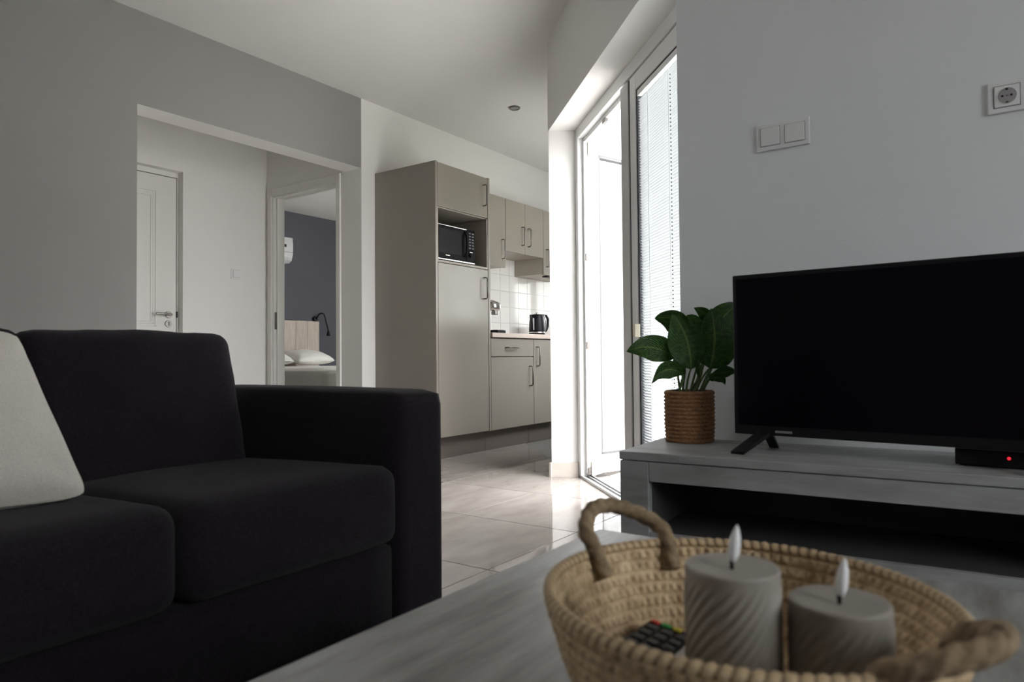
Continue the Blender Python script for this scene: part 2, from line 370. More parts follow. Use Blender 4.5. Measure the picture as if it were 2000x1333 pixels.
def leaf(tag_name, t0, t1, n0, n1, zb=.022, zt=2.005, st=.078):
    ps = []
    ps.append(flip(bdg(t0, t0+st, n0, n1, zb, zt)).build('stile', PVC, d3)); ps.append(flip(bdg(t1-st, t1, n0, n1, zb, zt)).build('stile', PVC, d3))
    ps.append(flip(bdg(t0+st, t1-st, n0, n1, zt-st, zt)).build('rail', PVC, d3)); ps.append(flip(bdg(t0+st, t1-st, n0, n1, zb, zb+st+.03)).build('rail', PVC, d3))
    nm = (n0+n1)/2
    gk = bdg(t0+st, t0+st+.016, n0+.004, n1-.004, zb+st+.03, zt-st, bev=0); bdg(t1-st-.016, t1-st, n0+.004, n1-.004, zb+st+.03, zt-st, bev=0, mb=gk)
    bdg(t0+st, t1-st, n0+.004, n1-.004, zt-st-.016, zt-st, bev=0, mb=gk); bdg(t0+st, t1-st, n0+.004, n1-.004, zb+st+.03, zb+st+.046, bev=0, mb=gk)
    ps.append(flip(gk).build('gasket', GASKET if tag_name == 'closed' else PVCG, d3))
    ps.append(flip(bdg(t0+st, t1-st, nm-.003, nm+.003, zb+st+.03, zt-st, bev=0)).build('pane', GL, d3))
    return ps
leaf('closed', TR+.045, TM-.035, FN0+.005, FN0+.06)
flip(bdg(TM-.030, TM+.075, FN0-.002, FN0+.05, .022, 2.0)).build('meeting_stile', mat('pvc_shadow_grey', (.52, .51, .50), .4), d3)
flip(bdg(TM-.036, TM-.029, FN0+.004, FN0+.04, .022, 2.0, bev=0)).build('seal_strip', GASKET, d3)
# latch on the closed leaf
lt = flip(bdg(2.985, 3.012, FN0-.022, FN0+.005, .80, .86, bev=.004)).build('latch', mat('cream_latch', (.70, .64, .50), .4), d3)
flip(bdg(3.008, 3.022, FN0-.014, FN0+.004, .815, .845, bev=.003)).build('latch_knob', DSTEEL, lt)
# open leaf: hinged on the far jamb
HT, HN = TL-.065, FN1-.005
OPEN = math.radians(116)
ps = leaf('open', HT-.86, HT, HN, HN+.055)
ps.append(flip(bdg(HT-.004, HT+.003, HN+.006, HN+.05, .05, 1.97, bev=0)).build('seal_strip', GASKET, d3))
hw = TN(HT, HN+.0)-Vector(d3.location)
Rm = Matrix.Translation(hw) @ Matrix.Rotation(OPEN, 4, 'Z') @ Matrix.Translation(-hw)
for p in ps: p.data.transform(Rm)
OPENM = Matrix.Translation(d3.location) @ Rm
for z in (1.94, .06):
    hb = cyl(.011, z-.045, z+.045, tuple(TN(HT+.006, HN+.004)-Vector(d3.location)), 14, bev=.002).build('hinge', mat('hinge_metal', (.42, .37, .31), .4, .7), d3)
    flip(bdg(HT-.03, HT+.012, HN-.012, HN-.004, z-.04, z+.04, bev=.002)).build('hinge_leaf', mat('hinge_metal', (.42, .37, .31), .4, .7), hb)
for z in (1.30, .78, .045):
    flip(bdg(TL-.092, TL-.085, FN0+.034, FN0+.052, z-.022, z+.022, bev=.002)).build('strike_plate', DSTEEL, d3)
kk = at(1188, 210, 4.15)
flip(bdg(3.55, 3.60, FN0+.03, FN0+.05, 1.965, 1.99, bev=.003)).build('lock_keeper', DSTEEL, d3)

# ---- venetian blinds on both leaves
def blind(label, t0, t1, n, z0, z1, Mx=None, pitch=.0125, chain=True):
    b = thing('venetian_blind', (0, 0, 0), label, 'blind', 'blinds on the terrace door')
    base = Mx @ (TN((t0+t1)/2, n, z0)-Vector(d3.location)) if Mx else TN((t0+t1)/2, n, z0)
    ax = (Mx.to_3x3() @ TN(1, 0)) if Mx else TN(1, 0); ang = math.atan2(ax.y, ax.x)
    b.location = base; b.rotation_euler = (0, 0, ang); w = (t1-t0)/2; H = z1-z0
    BX(-w, w, -.011, .011, H-.026, H, bev=.003).build('headrail', PVC, b)
    BX(-w, w, -.009, .009, 0, .012, bev=.003).build('bottom_rail', PVC, b)
    sl = None; n_ = int((H-.05)/pitch)
    ca, sa = math.cos(.75), math.sin(.75)
    for i in range(n_):
        if sl is None:
            m = MB(); hw_ = .0078
            pr = [(-hw_, 0), (-hw_*.4, .0012), (hw_*.4, .0012), (hw_, 0)]
            vs = []
            for x in (-w+.004, w-.004):
                for y, z in pr: vs.append((x, y*ca-z*sa, y*sa+z*ca))
            for x in (-w+.004, w-.004):
                for y, z in pr: vs.append((x, y*ca-(z-.0004)*sa, y*sa+(z-.0004)*ca))
            fs = [(i_, i_+1, i_+5, i_+4) for i_ in range(3)]+[(i_+8, i_+12, i_+13, i_+9) for i_ in range(3)]
            m.add(vs, fs, True); sl = m.build('slat', SLATM, b); o = sl
        else: o = link('slat', sl.data, b)
        o.location = (0, 0, .022+i*pitch)
    for x in (-w*.1, w*.62):
        MB().tube([(x, .0085, .01), (x, .0085, H-.02)], .0008, 5).build('lift_cord', PVC, b)
    if chain:
        ch = MB()
        for i in range(int((H-.35)/.016)):
            ch.lathe([(1e-4, -.003), (.0026, -.0015), (.0026, .0015), (1e-4, .003)], (-.062, .013, .30+i*.016), 6)
        ch.build('bead_chain', mat('bead_grey', (.10, .10, .11), .4), b)['kind'] = 'stuff'
    return b
blind('closed white venetian blind behind the plant on the fixed right door leaf', TR+.14, TM-.13, FN0+.018, .145, 1.918)
blind('white venetian blind on the open left door leaf outdoors', HT-.77, HT-.09, HN+.012, .145, 1.895, Mx=OPENM, chain=False)

# ---- panelled hall door
d1 = thing('door_1', (2.393, YH+.077, 0), 'cream panelled hall door with steel lever handle', 'door', kind='structure')
def L1(x): return x-2.36
f1 = BX(L1(1.899), L1(1.952), -.018, .03, 0, 2.068, bev=.003); f1.box(L1(2.762), L1(2.774), -.018, .03, 0, 2.068, bev=.003); f1.box(L1(1.899), L1(2.774), -.018, .03, 2.0685, 2.107, bev=.003)
f1.build('frame', DOORW, d1)
BX(L1(1.952), L1(2.762), -.004, .02, 0, 2.068).build('door_gap', BLACK, d1)
lf = BX(L1(1.956), L1(2.758), -.014, -.002, .006, 2.064, bev=.002).build('leaf', DOORW, d1)
for (x0, x1, z0, z1) in ((2.09, 2.612, .96, 1.95), (2.09, 2.612, .16, .84)):
    m = MB()
    for ins, y0 in ((0, -.0195), (.018, -.0165), (.036, -.0185)):
        a, b_, c, d_ = x0+ins, x1-ins, z0+ins, z1-ins; w = .010
        m.box(L1(a), L1(a+w), y0, -.013, c, d_, bev=.002); m.box(L1(b_-w), L1(b_), y0, -.013, c, d_, bev=.002)
        m.box(L1(a), L1(b_), y0, -.013, c, c+w, bev=.002); m.box(L1(a), L1(b_), y0, -.013, d_-w, d_, bev=.002)
    m.build('panel_moulding', DOORW, lf)
hd = cyl(.026, -.024, -.014, (L1(2.70), 0, 1.05), 24, 'y', .002).build('handle_rose', STEEL, lf)
MB().tube([(L1(2.70), -.02, 1.05), (L1(2.70), -.055, 1.05), (L1(2.685), -.066, 1.05), (L1(2.64), -.068, 1.052), (L1(2.585), -.066, 1.052)], .0095, 12).build('lever_handle', STEEL, lf)
cyl(.026, -.024, -.014, (L1(2.70), 0, .983), 24, 'y', .002).build('lock_rose', STEEL, lf)
BX(L1(2.695), L1(2.705), -.028, -.022, .968, .998, bev=.003).build('lock_cylinder', DSTEEL, lf)
BX(L1(2.757), L1(2.768), -.020, -.012, 1.03, 1.075, bev=.001).build('strike_plate', BLACK, d1)

# ---- bedroom doorway casing
d2 = thing('door_2', (XH, 4.47, 0), 'cream casing of the open bedroom doorway', 'doorway', kind='structure')
m = MB()
m.box(-.016, 0, 4.86-4.47, 4.911-4.47, 0, 2.105, bev=.004).box(-.016, 0, 4.035-4.47, 4.08-4.47, 0, 2.105, bev=.004).box(-.016, 0, 4.08-4.47, 4.86-4.47, 2.04, 2.105, bev=.004)
m.build('casing', DOORW, d2)
BX(0, .10, 4.855-4.47, 4.862-4.47, 0, 2.04).build('jamb', DOORW, d2)
BX(0, .10, 4.078-4.47, 4.085-4.47, 0, 2.04).build('jamb', DOORW, d2)
BX(0, .10, 4.08-4.47, 4.86-4.47, 2.033, 2.042).build('jamb', DOORW, d2)
BX(.030, .100, 4.842-4.47, 4.856-4.47, 0, 2.033, bev=.002).build('door_stop', DOORW, d2)
BX(.012, .034, 4.850-4.47, 4.856-4.47, .96, 1.10, bev=.002).build('strike_plate', DSTEEL, d2)

# ---- windows out of view that light the rooms
def window(name, x, y0, y1, z0, z1, label, side, loc=None):
    w = thing(name, loc or (x, (y0+y1)/2, z0), label, 'window', kind='structure', rz=math.pi/2 if loc else 0)
    hy = (y1-y0)/2; H = z1-z0
    BX(-.03, .03, -hy, -hy+.06, 0, H, bev=.004).build('frame', PVC, w); BX(-.03, .03, hy-.06, hy, 0, H, bev=.004).build('frame', PVC, w)
    BX(-.03, .03, -hy+.06, hy-.06, 0, .06, bev=.004).build('frame', PVC, w); BX(-.03, .03, -hy+.06, hy-.06, H-.06, H, bev=.004).build('frame', PVC, w)
    BX(-.03, .03, -.03, .03, .06, H-.06, bev=.004).build('mullion', PVC, w)
    BX(-.003, .003, -hy+.06, -.03, .06, H-.06).build('pane', GL, w); BX(-.003, .003, .03, hy-.06, .06, H-.06).build('pane', GL, w)
window('window_1', 6.61, 2.95, 3.60, 1.0, 1.75, 'white framed kitchen window', 1)
window('window_2', 7.30, 5.0, 6.2, .95, 2.15, 'white framed bedroom window', 1)

window('added_window_5', 0, 0, 1.0, .95, 2.15, 'white framed window added out of view to brighten the television wall', 1, loc=(-.35, YW+.09, .95))  # unseen window, added for more light on the television wall
window('window_4', 0, 0, 1.4, 1.0, 2.08, 'white framed window opposite the kitchen cabinets', 1, loc=(5.05, 2.10, 1.0))
window('window_3', 0, 0, 1.4, .85, 2.15, 'white framed window in the rear wall', 1, loc=(.55, -2.60, .85))

# ------------------------------------------------------------------ kitchen
YK = 3.218
def handle(parent, x, z0, z1, y, horiz=False, name='handle', proud=.034):
    r = .005
    if not horiz:
        pts = [(x, y+.002, z0), (x, y-proud*.7, z0), (x, y-proud, z0+.010), (x, y-proud, z1-.010), (x, y-proud*.7, z1), (x, y+.002, z1)]
    else:
        pts = [(z0, y+.002, x), (z0, y-proud*.7, x), (z0+.010, y-proud, x), (z1-.010, y-proud, x), (z1, y-proud*.7, x), (z1, y+.002, x)]
    return MB().tube(pts, r, 8).build(name, DSTEEL, parent)
tc_ = thing('tall_cabinet', (3.97, 3.53, 0), 'tall taupe fridge cabinet with microwave niche', 'cabinet')
def K(x0, x1, y0, y1, z0, z1, bev=.0015): return BX(x0-3.97, x1-3.97, y0-3.53, y1-3.53, z0, z1, bev=bev)
K(3.656, 3.678, YK-.001, YW-.002, .152, 2.095).build('side_panel', CAB, tc_)
K(4.262, 4.284, YK-.001, YW-.002, .152, 2.095).build('side_panel', CAB, tc_)
K(3.678, 4.262, YK+.02, YW-.004, 2.075, 2.093).build('top_panel', CAB, tc_)
K(3.678, 4.262, YK+.021, YW-.004, 1.775, 1.793).build('niche_top', CABIN, tc_)
K(3.678, 4.262, YK+.004, YW-.004, 1.388, 1.404).build('niche_shelf', CABIN, tc_)
K(3.678, 4.262, YK+.45, YK+.46, 1.404, 1.775).build('niche_back', CABIN, tc_)
K(3.678, 3.690, YK+.004, YK+.45, 1.404, 1.775).build('niche_side', CABIN, tc_)
K(4.250, 4.262, YK+.004, YK+.45, 1.404, 1.775).build('niche_side', CABIN, tc_)
K(3.657, 4.285, YK+.06, YW-.02, 0, .150).build('plinth', PLINTH, tc_)
K(3.678, 4.262, YK+.022, YW-.01, .155, 1.385, bev=0).build('carcass', CABIN, tc_)
dr = K(3.682, 4.258, YK, YK+.019, 1.781, 2.090, bev=.003).build('door', CAB, tc_); handle(dr, 4.205-3.97, 1.868, 2.028, YK-3.53)
dr = K(3.682, 4.258, YK, YK+.019, .157, 1.384, bev=.003).build('door', CAB, tc_); handle(dr, 4.205-3.97, 1.160, 1.320, YK-3.53)

# microwave
MWB = mat('microwave_black', (.008, .007, .009), .5, spec=.05)
mw = thing('microwave', (3.913, 3.42, 1.404), 'black microwave oven in the niche of the tall cabinet', 'microwave')
def mwx(x0, x1, y0, y1, z0, z1, bev=.002): return BX(x0-3.913, x1-3.913, y0-3.42, y1-3.42, z0-1.404, z1-1.404, bev=bev)
mwx(3.698, 4.128, 3.262, 3.60, 1.416, 1.674, .006).build('body', MWB, mw)
md = mwx(3.699, 4.030, 3.242, 3.262, 1.424, 1.670, .005).build('door', MWB, mw)
mwx(3.716, 3.972, 3.2405, 3.2425, 1.462, 1.640, .001).build('door_window', mat('microwave_window', (.014, .013, .015), .4, spec=.06), md)
mwx(3.700, 4.028, 3.240, 3.244, 1.660, 1.664, .0).build('top_trim', CHROME, md)
MB().tube([(4.006-3.913, 3.242-3.42, 1.455-1.404), (4.006-3.913, 3.222-3.42, 1.49-1.404), (4.006-3.913, 3.216-3.42, 1.55-1.404), (4.006-3.913, 3.222-3.42, 1.61-1.404), (4.006-3.913, 3.242-3.42, 1.645-1.404)], .007, 10).build('door_handle', MWB, md)
mwx(3.79, 3.835, 3.2395, 3.2425, 1.447, 1.452, .0).build('badge', STEEL, md)
cp_ = mwx(4.032, 4.127, 3.242, 3.262, 1.424, 1.670, .005).build('control_panel', MWB, mw)
for i in range(6):
    for jx in (4.056, 4.092): mwx(jx, jx+.022, 3.239, 3.243, 1.635-.022*i, 1.645-.022*i, .001).build('button', mat('dark_grey_button', (.09, .09, .10), .35), cp_)
kn = cyl(.017, -.192, -.178, (4.075-3.913, 0, 1.478-1.404), 20, 'y', .003).build('dial', MWB, cp_)
mwx(4.062, 4.092, 3.236, 3.240, 1.496, 1.500, .0).build('dial_mark', CHROME, kn)
mwx(3.700, 4.126, 3.241, 3.262, 1.414, 1.424, .002).build('bottom_trim', CHROME, mw)
for x in (3.73, 4.10):
    for y in (3.29, 3.56): cyl(.012, 0, .014, (x-3.913, y-3.42, 0), 12).build('foot', MWB, mw)

# base cabinets
def base_unit(x0, x1, label, drawer, hx):
    c = thing('base_cabinet', ((x0+x1)/2, 3.52, 0), label, 'cabinet', 'base cabinets under the worktop'); cx = (x0+x1)/2
    def B(a, b, y0, y1, z0, z1, bev=.002): return BX(a-cx, b-cx, y0-3.52, y1-3.52, z0, z1, bev=bev)
    B(x0+.001, x1-.001, YK+.021, YW-.012, .150, .868, 0).build('body', CABIN, c)
    B(x0+.001, x1-.001, YK+.06, YK+.076, 0, .150).build('plinth', PLINTH, c)
    if drawer:
        d = B(x0+.003, x1-.002, YK, YK+.019, .722, .862, .003).build('drawer', CAB, c); handle(d, .792, 4.478-cx, 4.638-cx, YK-3.52, True)
        d = B(x0+.003, x1-.002, YK, YK+.019, .157, .716, .003).build('door', CAB, c)
        handle(d, hx-cx, .480, .640, YK-3.52)
    else:
        d = B(x0+.002, x1-.002, YK, YK+.019, .157, .862, .003).build('door', CAB, c); handle(d, hx-cx, .640, .800, YK-3.52)
base_unit(4.286, 4.880, 'taupe base cabinet with one drawer above a door, beside the tall cabinet', True, 4.815)
base_unit(4.882, 5.470, 'taupe base cabinet with one full door, right of the drawer unit', False, 4.925)
base_unit(5.472, 6.070, 'taupe base cabinet in the kitchen corner under the kettle', False, 6.0)
tag(BX(4.286, 6.498, YK-.018, YW-.010, .870, .906, bev=.005).build('worktop', WORKTOP), 'speckled beige worktop on the base cabinets', 'worktop')

# wall cabinets
YU = YW-.34
def wall_unit(x0, x1, z0, doors, label):
    cx = (x0+x1)/2; c = thing('wall_cabinet', (cx, YW-.17, z0), label, 'cabinet', 'wall cabinets above the worktop')
    def B(a, b, y0, y1, za, zb, bev=.0015): return BX(a-cx, b-cx, y0-YW+.17, y1-YW+.17, za-z0, zb-z0, bev=bev)
    B(x0+.001, x1-.001, YU+.020, YW-.001, z0, 2.080).build('body', mat('cabinet_side_cream', (.34, .30, .255), .45), c)
    for a, b, hx in doors:
        d = B(a+.0015, b-.0015, YU, YU+.019, z0-.004, 2.082, .003).build('door', CAB, c)
        handle(d, hx-cx, .070, .232, YU-YW+.17)
wall_unit(4.288, 4.850, 1.485, [(4.288, 4.850, 4.800)], 'long single-door taupe wall cabinet next to the tall cabinet')
wall_unit(4.852, 5.455, 1.634, [(4.852, 5.153, 5.100), (5.153, 5.455, 5.200)], 'short double-door taupe wall cabinet in the middle')
wall_unit(5.457, 6.060, 1.485, [(5.457, 6.060, 5.505)], 'long single-door taupe wall cabinet above the kettle')
# hood slot under the short wall cabinet and lamp under the next
tag(BX(5.56, 5.70, 3.50, 3.56, 1.468, 1.480, bev=.003).build('under_cabinet_lamp', BLACK), 'small black lamp under the wall cabinet above the kettle', 'lamp')

# wall tiles
wt = .150; g0 = 5.374; tile_me = None
for i in range(-8, 8):
    for j in range(0, 5):
        x0 = g0+wt*i; x1 = x0+wt; z0 = .884+wt*j; z1 = z0+wt
        top = 1.634 if 4.852 <= (x0+x1)/2 <= 5.455 else 1.485
        ax0, ax1 = max(x0, 4.286), min(x1, 6.499); az0, az1 = max(z0, .907), min(z1, top)
        if ax1-ax0 < .01 or az1-az0 < .01: continue
        if (ax0, ax1, az0, az1) == (x0, x1, z0, z1):
            if tile_me is None:
                o = BX(-wt/2+.001, wt/2-.001, 0, .007, -wt/2+.001, wt/2-.001, bev=.0015).build('wall_tile', GLAZE, wk); tile_me = o.data
            else: o = link('wall_tile', tile_me, wk)
            o.location = ((x0+x1)/2, YW-.0075, (z0+z1)/2)
        else:
            o = BX(ax0+.001, ax1-.001, YW-.0075, YW-.0005, az0+.001, az1-.001, bev=.0015).build('wall_tile', GLAZE, wk)
# kettle
kc = at(1053, 650, 6.35); kx, ky = 5.46, 3.56
ke = thing('electric_kettle', (kx, ky, .906), 'black electric kettle with steel trim on the worktop', 'kettle')
cyl(.078, 0, .018, seg=32, bev=.004).build('power_base', BLACK, ke)
MB().lathe([(1e-4, .02), (.074, .02), (.076, .05), (.072, .13), (.064, .19), (.058, .205), (1e-4, .212)], seg=36).build('body', BLACK, ke)
MB().lathe([(.0755, .03), (.078, .032), (.078, .042), (.0755, .044)], seg=36, close=True).build('steel_band', CHROME, ke)
BX(-.07, -.045, -.018, .018, .165, .205, bev=.008).build('spout', BLACK, ke)
xform(MB().tube([(.055, 0, .198), (.10, 0, .195), (.118, 0, .165), (.115, 0, .10), (.098, 0, .055), (.072, 0, .045)], [.012, .013, .013, .012, .011, .010], 10), Matrix.Identity(4)).build('handle', BLACK, ke)
MB().tube([(.070, -.012, .20), (.088, -.012, .15), (.092, -.010, .10), (.080, -.006, .05)], .006, 8).build('handle_trim', CHROME, ke)
BX(-.062, -.055, -.05, -.03, .06, .17, bev=.002).build('water_gauge', mat('gauge_plastic', (.5, .5, .52), .2), ke)
cyl(.02, .205, .222, bev=.004).build('lid_knob', CHROME, ke)
ke.rotation_euler = (0, 0, -.5)
# coffee machine
cm = thing('coffee_machine', (4.70, 3.56, .906), 'white and chrome capsule coffee machine half hidden by the tall cabinet', 'coffee machine')
BX(-.06, .055, .00, .14, 0, .20, bev=.012).build('body', mat('glossy_white', (.78, .78, .77), .15), cm)
hm = soft(.062, .10, .045, .04, n=8); xform(hm, T(-.002, -.012, .235)).build('head', CHROME, cm)
BX(-.02, .02, -.10, -.05, .165, .20, bev=.008).build('spout', STEEL, cm)
BX(-.055, .055, -.15, .02, 0, .035, bev=.006).build('drip_tray', BLACK, cm)
for i in range(5): BX(-.045+.02*i, -.037+.02*i, -.14, .0, .034, .038).build('grate_bar', DSTEEL, cm)
MB().tube([(0, .02, .27), (0, -.05, .285), (0, -.09, .27)], .008, 8).build('lever', CHROME, cm)
# ceiling spotlight
sp = thing('ceiling_spotlight', (4.348, 3.019, CZ-.012), 'small recessed steel spotlight in the ceiling', 'spotlight')
MB().lathe([(.030, .010), (.041, .012), (.043, .006), (.040, .001), (.030, .0), (.028, .006)], seg=28, close=True).build('ring', DSTEEL, sp)
cyl(.029, .004, .011, seg=24).build('bulb', mat('unlit_bulb', (.35, .35, .34), .2), sp)

# ------------------------------------------------------------------ switches and sockets
def plate_local(parent, w, h):    # plate in the local XZ plane, front to -Y
    BX(-w/2, w/2, -.009, 0, -h/2, h/2, bev=.003).build('frame', SWITCH, parent)
def rocker(parent, cx, s=.055):
    m = BX(cx-s/2, cx+s/2, -.0135, -.006, -s/2, s/2, bev=.002); return m.build('rocker', SWITCH, parent)
def gap(parent, cx, s=.0575): return BX(cx-s/2, cx+s/2, -.0098, -.0088, -s/2, s/2).build('shadow_gap', mat('gap_grey', (.20, .20, .20), .8), parent)
sw = thing('light_switch', (3.240, YH, 1.391), 'single white light switch on the hall wall', 'light switch')
plate_local(sw, .084, .084); gap(sw, 0); rocker(sw, 0)
sw = thing('light_switch', (XT, .536, 1.381), 'double white light switch above the television', 'light switch', rz=-math.pi/2)
plate_local(sw, .154, .083); gap(sw, -.0355); rocker(sw, -.0355); gap(sw, .0355); rocker(sw, .0355)
so = thing('wall_socket', (XT, -.0185, 1.374), 'white round-holed wall socket at the right edge above the television', 'socket', rz=-math.pi/2)
plate_local(so, .083, .083)
gap(so, 0)
BX(-.027, .027, -.0125, -.006, -.027, .027, bev=.002).build('insert', SWITCH, so)
MB().lathe([(.0200, -.0128), (.0215, -.0138), (.0225, -.0128), (.0215, -.0120)], seg=28, axis='y', close=True).build('rim_ring', SWITCH, so)
cyl(.0200, -.0132, -.0120, seg=28, axis='y').build('well', mat('socket_well', (.30, .285, .285), .6), so)
for x in (-.0095, .0095): cyl(.0027, -.0139, -.0125, (x, 0, 0), 12, 'y').build('pin_hole', BLACK, so)
cyl(.0018, -.0139, -.0125, seg=10, axis='y').build('screw', DSTEEL, so)
for z in (.0165, -.0165): BX(-.003, .003, -.0142, -.0125, z-.002, z+.002, bev=.001).build('earth_clip', BLACK if z > 0 else DSTEEL, so)

# ------------------------------------------------------------------ bedroom
XBL, XBR, YBF = 4.48, 6.13, 5.40
bed = thing('bed', ((XBL+XBR)/2, 6.4, 0), 'double bed with limed plank headboard and white sheet in the bedroom', 'bed'); bx, by = (XBL+XBR)/2, 6.4
BX(XBL-bx+.02, XBR-bx-.02, YBF-by+.02, YB-.06-by, .06, .34, bev=.01).build('base', COVER, bed)
for x in (XBL+.1, XBR-.1):
    for y in (YBF+.1, YB-.2): cyl(.025, 0, .06, (x-bx, y-by, 0), 12).build('leg', BLACK, bed)
xform(soft((XBR-XBL)/2, (YB-.06-YBF)/2, .15, .05, n=16, crown=.01), T(0, (YB-.06+YBF)/2-by, .475)).build('mattress', SHEET, bed)
cv = soft((XBR-XBL)/2+.015, .62, .205, .05, n=16, crown=.0, wrinkle=.010); xform(cv, T(0, YBF+.60-by, .405)).build('bedcover', COVER, bed)
x = XBL-.04; k = 0
while x < XBR-.01:
    w = min(.188, XBR+.004-x); BX(x-bx+.001, x+w-bx-.001, YB-.055-by, YB-.012-by, .20, 1.215+.002*(k % 2), bev=.003).build('headboard_plank', LIMED, bed); x += w; k += 1
BX(XBL-.04-bx, XBR-bx, YB-.012-by, YB-.001-by, .30, 1.20).build('headboard_back', LIMED, bed)
def pillow(name, sx, sy, th, M, m, label, cat, group=None, n=20, seed=0, wr=.006):
    mb = MB(); vs = []; fs = []
    for s in (1, -1):
        o = len(vs)
        for i in range(n+1):
            for j in range(n+1):
                u = -1+2*i/n; v = -1+2*j/n
                pin = 1-.075*(1-abs(v)**2)*abs(u)**6; pin2 = 1-.075*(1-abs(u)**2)*abs(v)**6
                cr = 1-.07*abs(u*v)**7; x = u*sx/2*pin*cr; y = v*sy/2*pin2*cr
                hgt = th/2*((1-abs(u)**2.6)*(1-abs(v)**2.6))**.55
                w = noise.noise(Vector((x*7+seed, y*7, s*3)))*wr+noise.noise(Vector((x*18, y*18+seed, s)))*wr*.4
                w *= (1-abs(u)**4)*(1-abs(v)**4)
                # creases that run out from the corners
                for cu in (-1, 1):
                    for cv_ in (-1, 1):
                        du, dv = u-cu, v-cv_; rr = math.hypot(du, dv); an = math.atan2(dv*cv_, du*cu)
                        w += .35*wr*math.sin(an*9+seed)*math.exp(-((rr-.35)/.22)**2)
                vs.append((x, y, s*(hgt+w)))
        for i in range(n):
            for j in range(n):
                a = o+i*(n+1)+j; f = (a, a+n+1, a+n+2, a+1); fs.append(f if s > 0 else f[::-1])
    mb.add(vs, fs, True); xform(mb, M); me = mb
    bm = bmesh.new(); tmp = bpy.data.meshes.new('t'); tmp.from_pydata(mb.v, [], mb.f); bm.from_mesh(tmp); bpy.data.meshes.remove(tmp)
    bmesh.ops.remove_doubles(bm, verts=bm.verts[:], dist=.0004); bmesh.ops.recalc_face_normals(bm, faces=bm.faces[:]); bm.verts.index_update()
    mb2 = MB(); mb2.add([v.co[:] for v in bm.verts], [[v.index for v in f.verts] for f in bm.faces], True); bm.free()
    return tag(mb2.build(name, m), label, cat, group)
pillow('bed_pillow', .60, .42, .16, T(5.69, 7.15, .742) @ RX(.26) @ RZ(.05), SHEET, 'white pillow on the right side of the bed', 'pillow', 'pillows on the bed', seed=2, wr=.012)
pillow('bed_pillow', .60, .42, .16, T(5.06, 7.14, .742) @ RX(.26) @ RZ(-.06), SHEET, 'white pillow at the left of the bed, partly behind the door jamb', 'pillow', 'pillows on the bed', seed=5, wr=.012)
ac = thing('air_conditioner', (5.18, YB, 1.93), 'white wall air conditioner above the bed', 'air conditioner')
pf = [(0, .0), (-.13, .0), (-.175, .03), (-.20, .10), (-.205, .20), (-.195, .315), (0, .32)]
m = MB(); vs = [(x, y, z) for x in (-.42, .42) for y, z in pf]; n = len(pf)
m.add(vs, [list(range(n)), list(range(2*n-1, n-1, -1))]+[(i, n+i, n+(i+1) % n, (i+1) % n) for i in range(n)]); m.build('housing', mat('appliance_white', (.74, .75, .76), .35), ac)
BX(.27, .32, -.209, -.2, .19, .225, bev=.002).build('display', BLACK, ac)
xform(BX(-.38, .38, -.004, .004, -.035, .035, bev=.002), T(0, -.188, .06) @ RX(-.45)).build('louvre', mat('appliance_white', (.74, .75, .76), .35), ac)
BX(-.42, .42, -.2065, -.2035, .128, .132).build('panel_seam', PVCG, ac)
rl = thing('reading_lamp', (6.10, YB, 1.25), 'black gooseneck reading lamp beside the headboard', 'lamp')
cyl(.035, -.03, 0, seg=20, axis='y', bev=.004).build('wall_base', BLACK, rl)
pts = [(0, -.03, 0)]+[(.065-.065*math.cos(a), -.05-.012*a, .075*math.sin(a)) for a in [0.3*i for i in range(1, 8)]]+[(.13, -.08, -.04), (.16, -.085, -.15)]
MB().tube(pts, .009, 10).build('gooseneck', BLACK, rl)
MB().lathe([(.010, .0), (.018, -.02), (.028, -.07), (.024, -.075), (1e-4, -.06)], (.162, -.086, -.15), 16).build('lamp_head', BLACK, rl)

# ------------------------------------------------------------------ sofa
YS, XA0, XA1 = 1.20, 1.223, 1.398
SW = .542; XS0 = XA0-2*SW
sf = thing('sofa', ((XS0+XA0)/2, 1.6, 0), 'charcoal fabric two-seat sofa in front of the grey wall', 'sofa'); sx, sy = (XS0+XA0)/2, 1.6
def SB(x0, x1, y0, y1, z0, z1, r, n=10, **k): return xform(soft((x1-x0)/2, (y1-y0)/2, (z1-z0)/2, r, n=n, **k), T((x0+x1)/2-sx, (y0+y1)/2-sy, (z0+z1)/2))
SB(XS0, XA0, YS+.012, 2.06, .045, .272, .02).build('base', SOFA, sf)
SB(XA0, XA1, YS, 2.10, .045, .632, .030, n=12, crown=.004).build('arm', SOFA, sf)
SB(XS0-.163, XS0, YS, 2.10, .045, .632, .030, n=12, crown=.004).build('arm', SOFA, sf)
SB(XS0, XA0, 1.94, 2.10, .10, .640, .03, n=12).build('back_frame', SOFA, sf)
for k in range(2):
    x0 = XA0-SW*(k+1); 
    c = soft(SW/2-.002, .375, .095, .042, n=18, crown=.012, wrinkle=.003, seed=k*7)
    xform(c, T(x0+SW/2-sx, 1.56-sy, .349) @ RX(math.radians(-2.6))).build('seat_cushion', SOFA, sf)
    c = soft(SW/2-.004, .085, .205, .040, n=20, crown=.012, wrinkle=.006, seed=3+k*5)
    xform(c, T(x0+SW/2-sx-.055+.03*k, 1.825-sy, .575) @ RX(math.radians(-14))).build('back_cushion', SOFA, sf)
for x in (XS0-.10, XA1-.06):
    for y in (YS+.06, 2.04): cyl(.02, 0, .05, (x-sx, y-sy, 0), 12).build('foot', BLACK, sf)
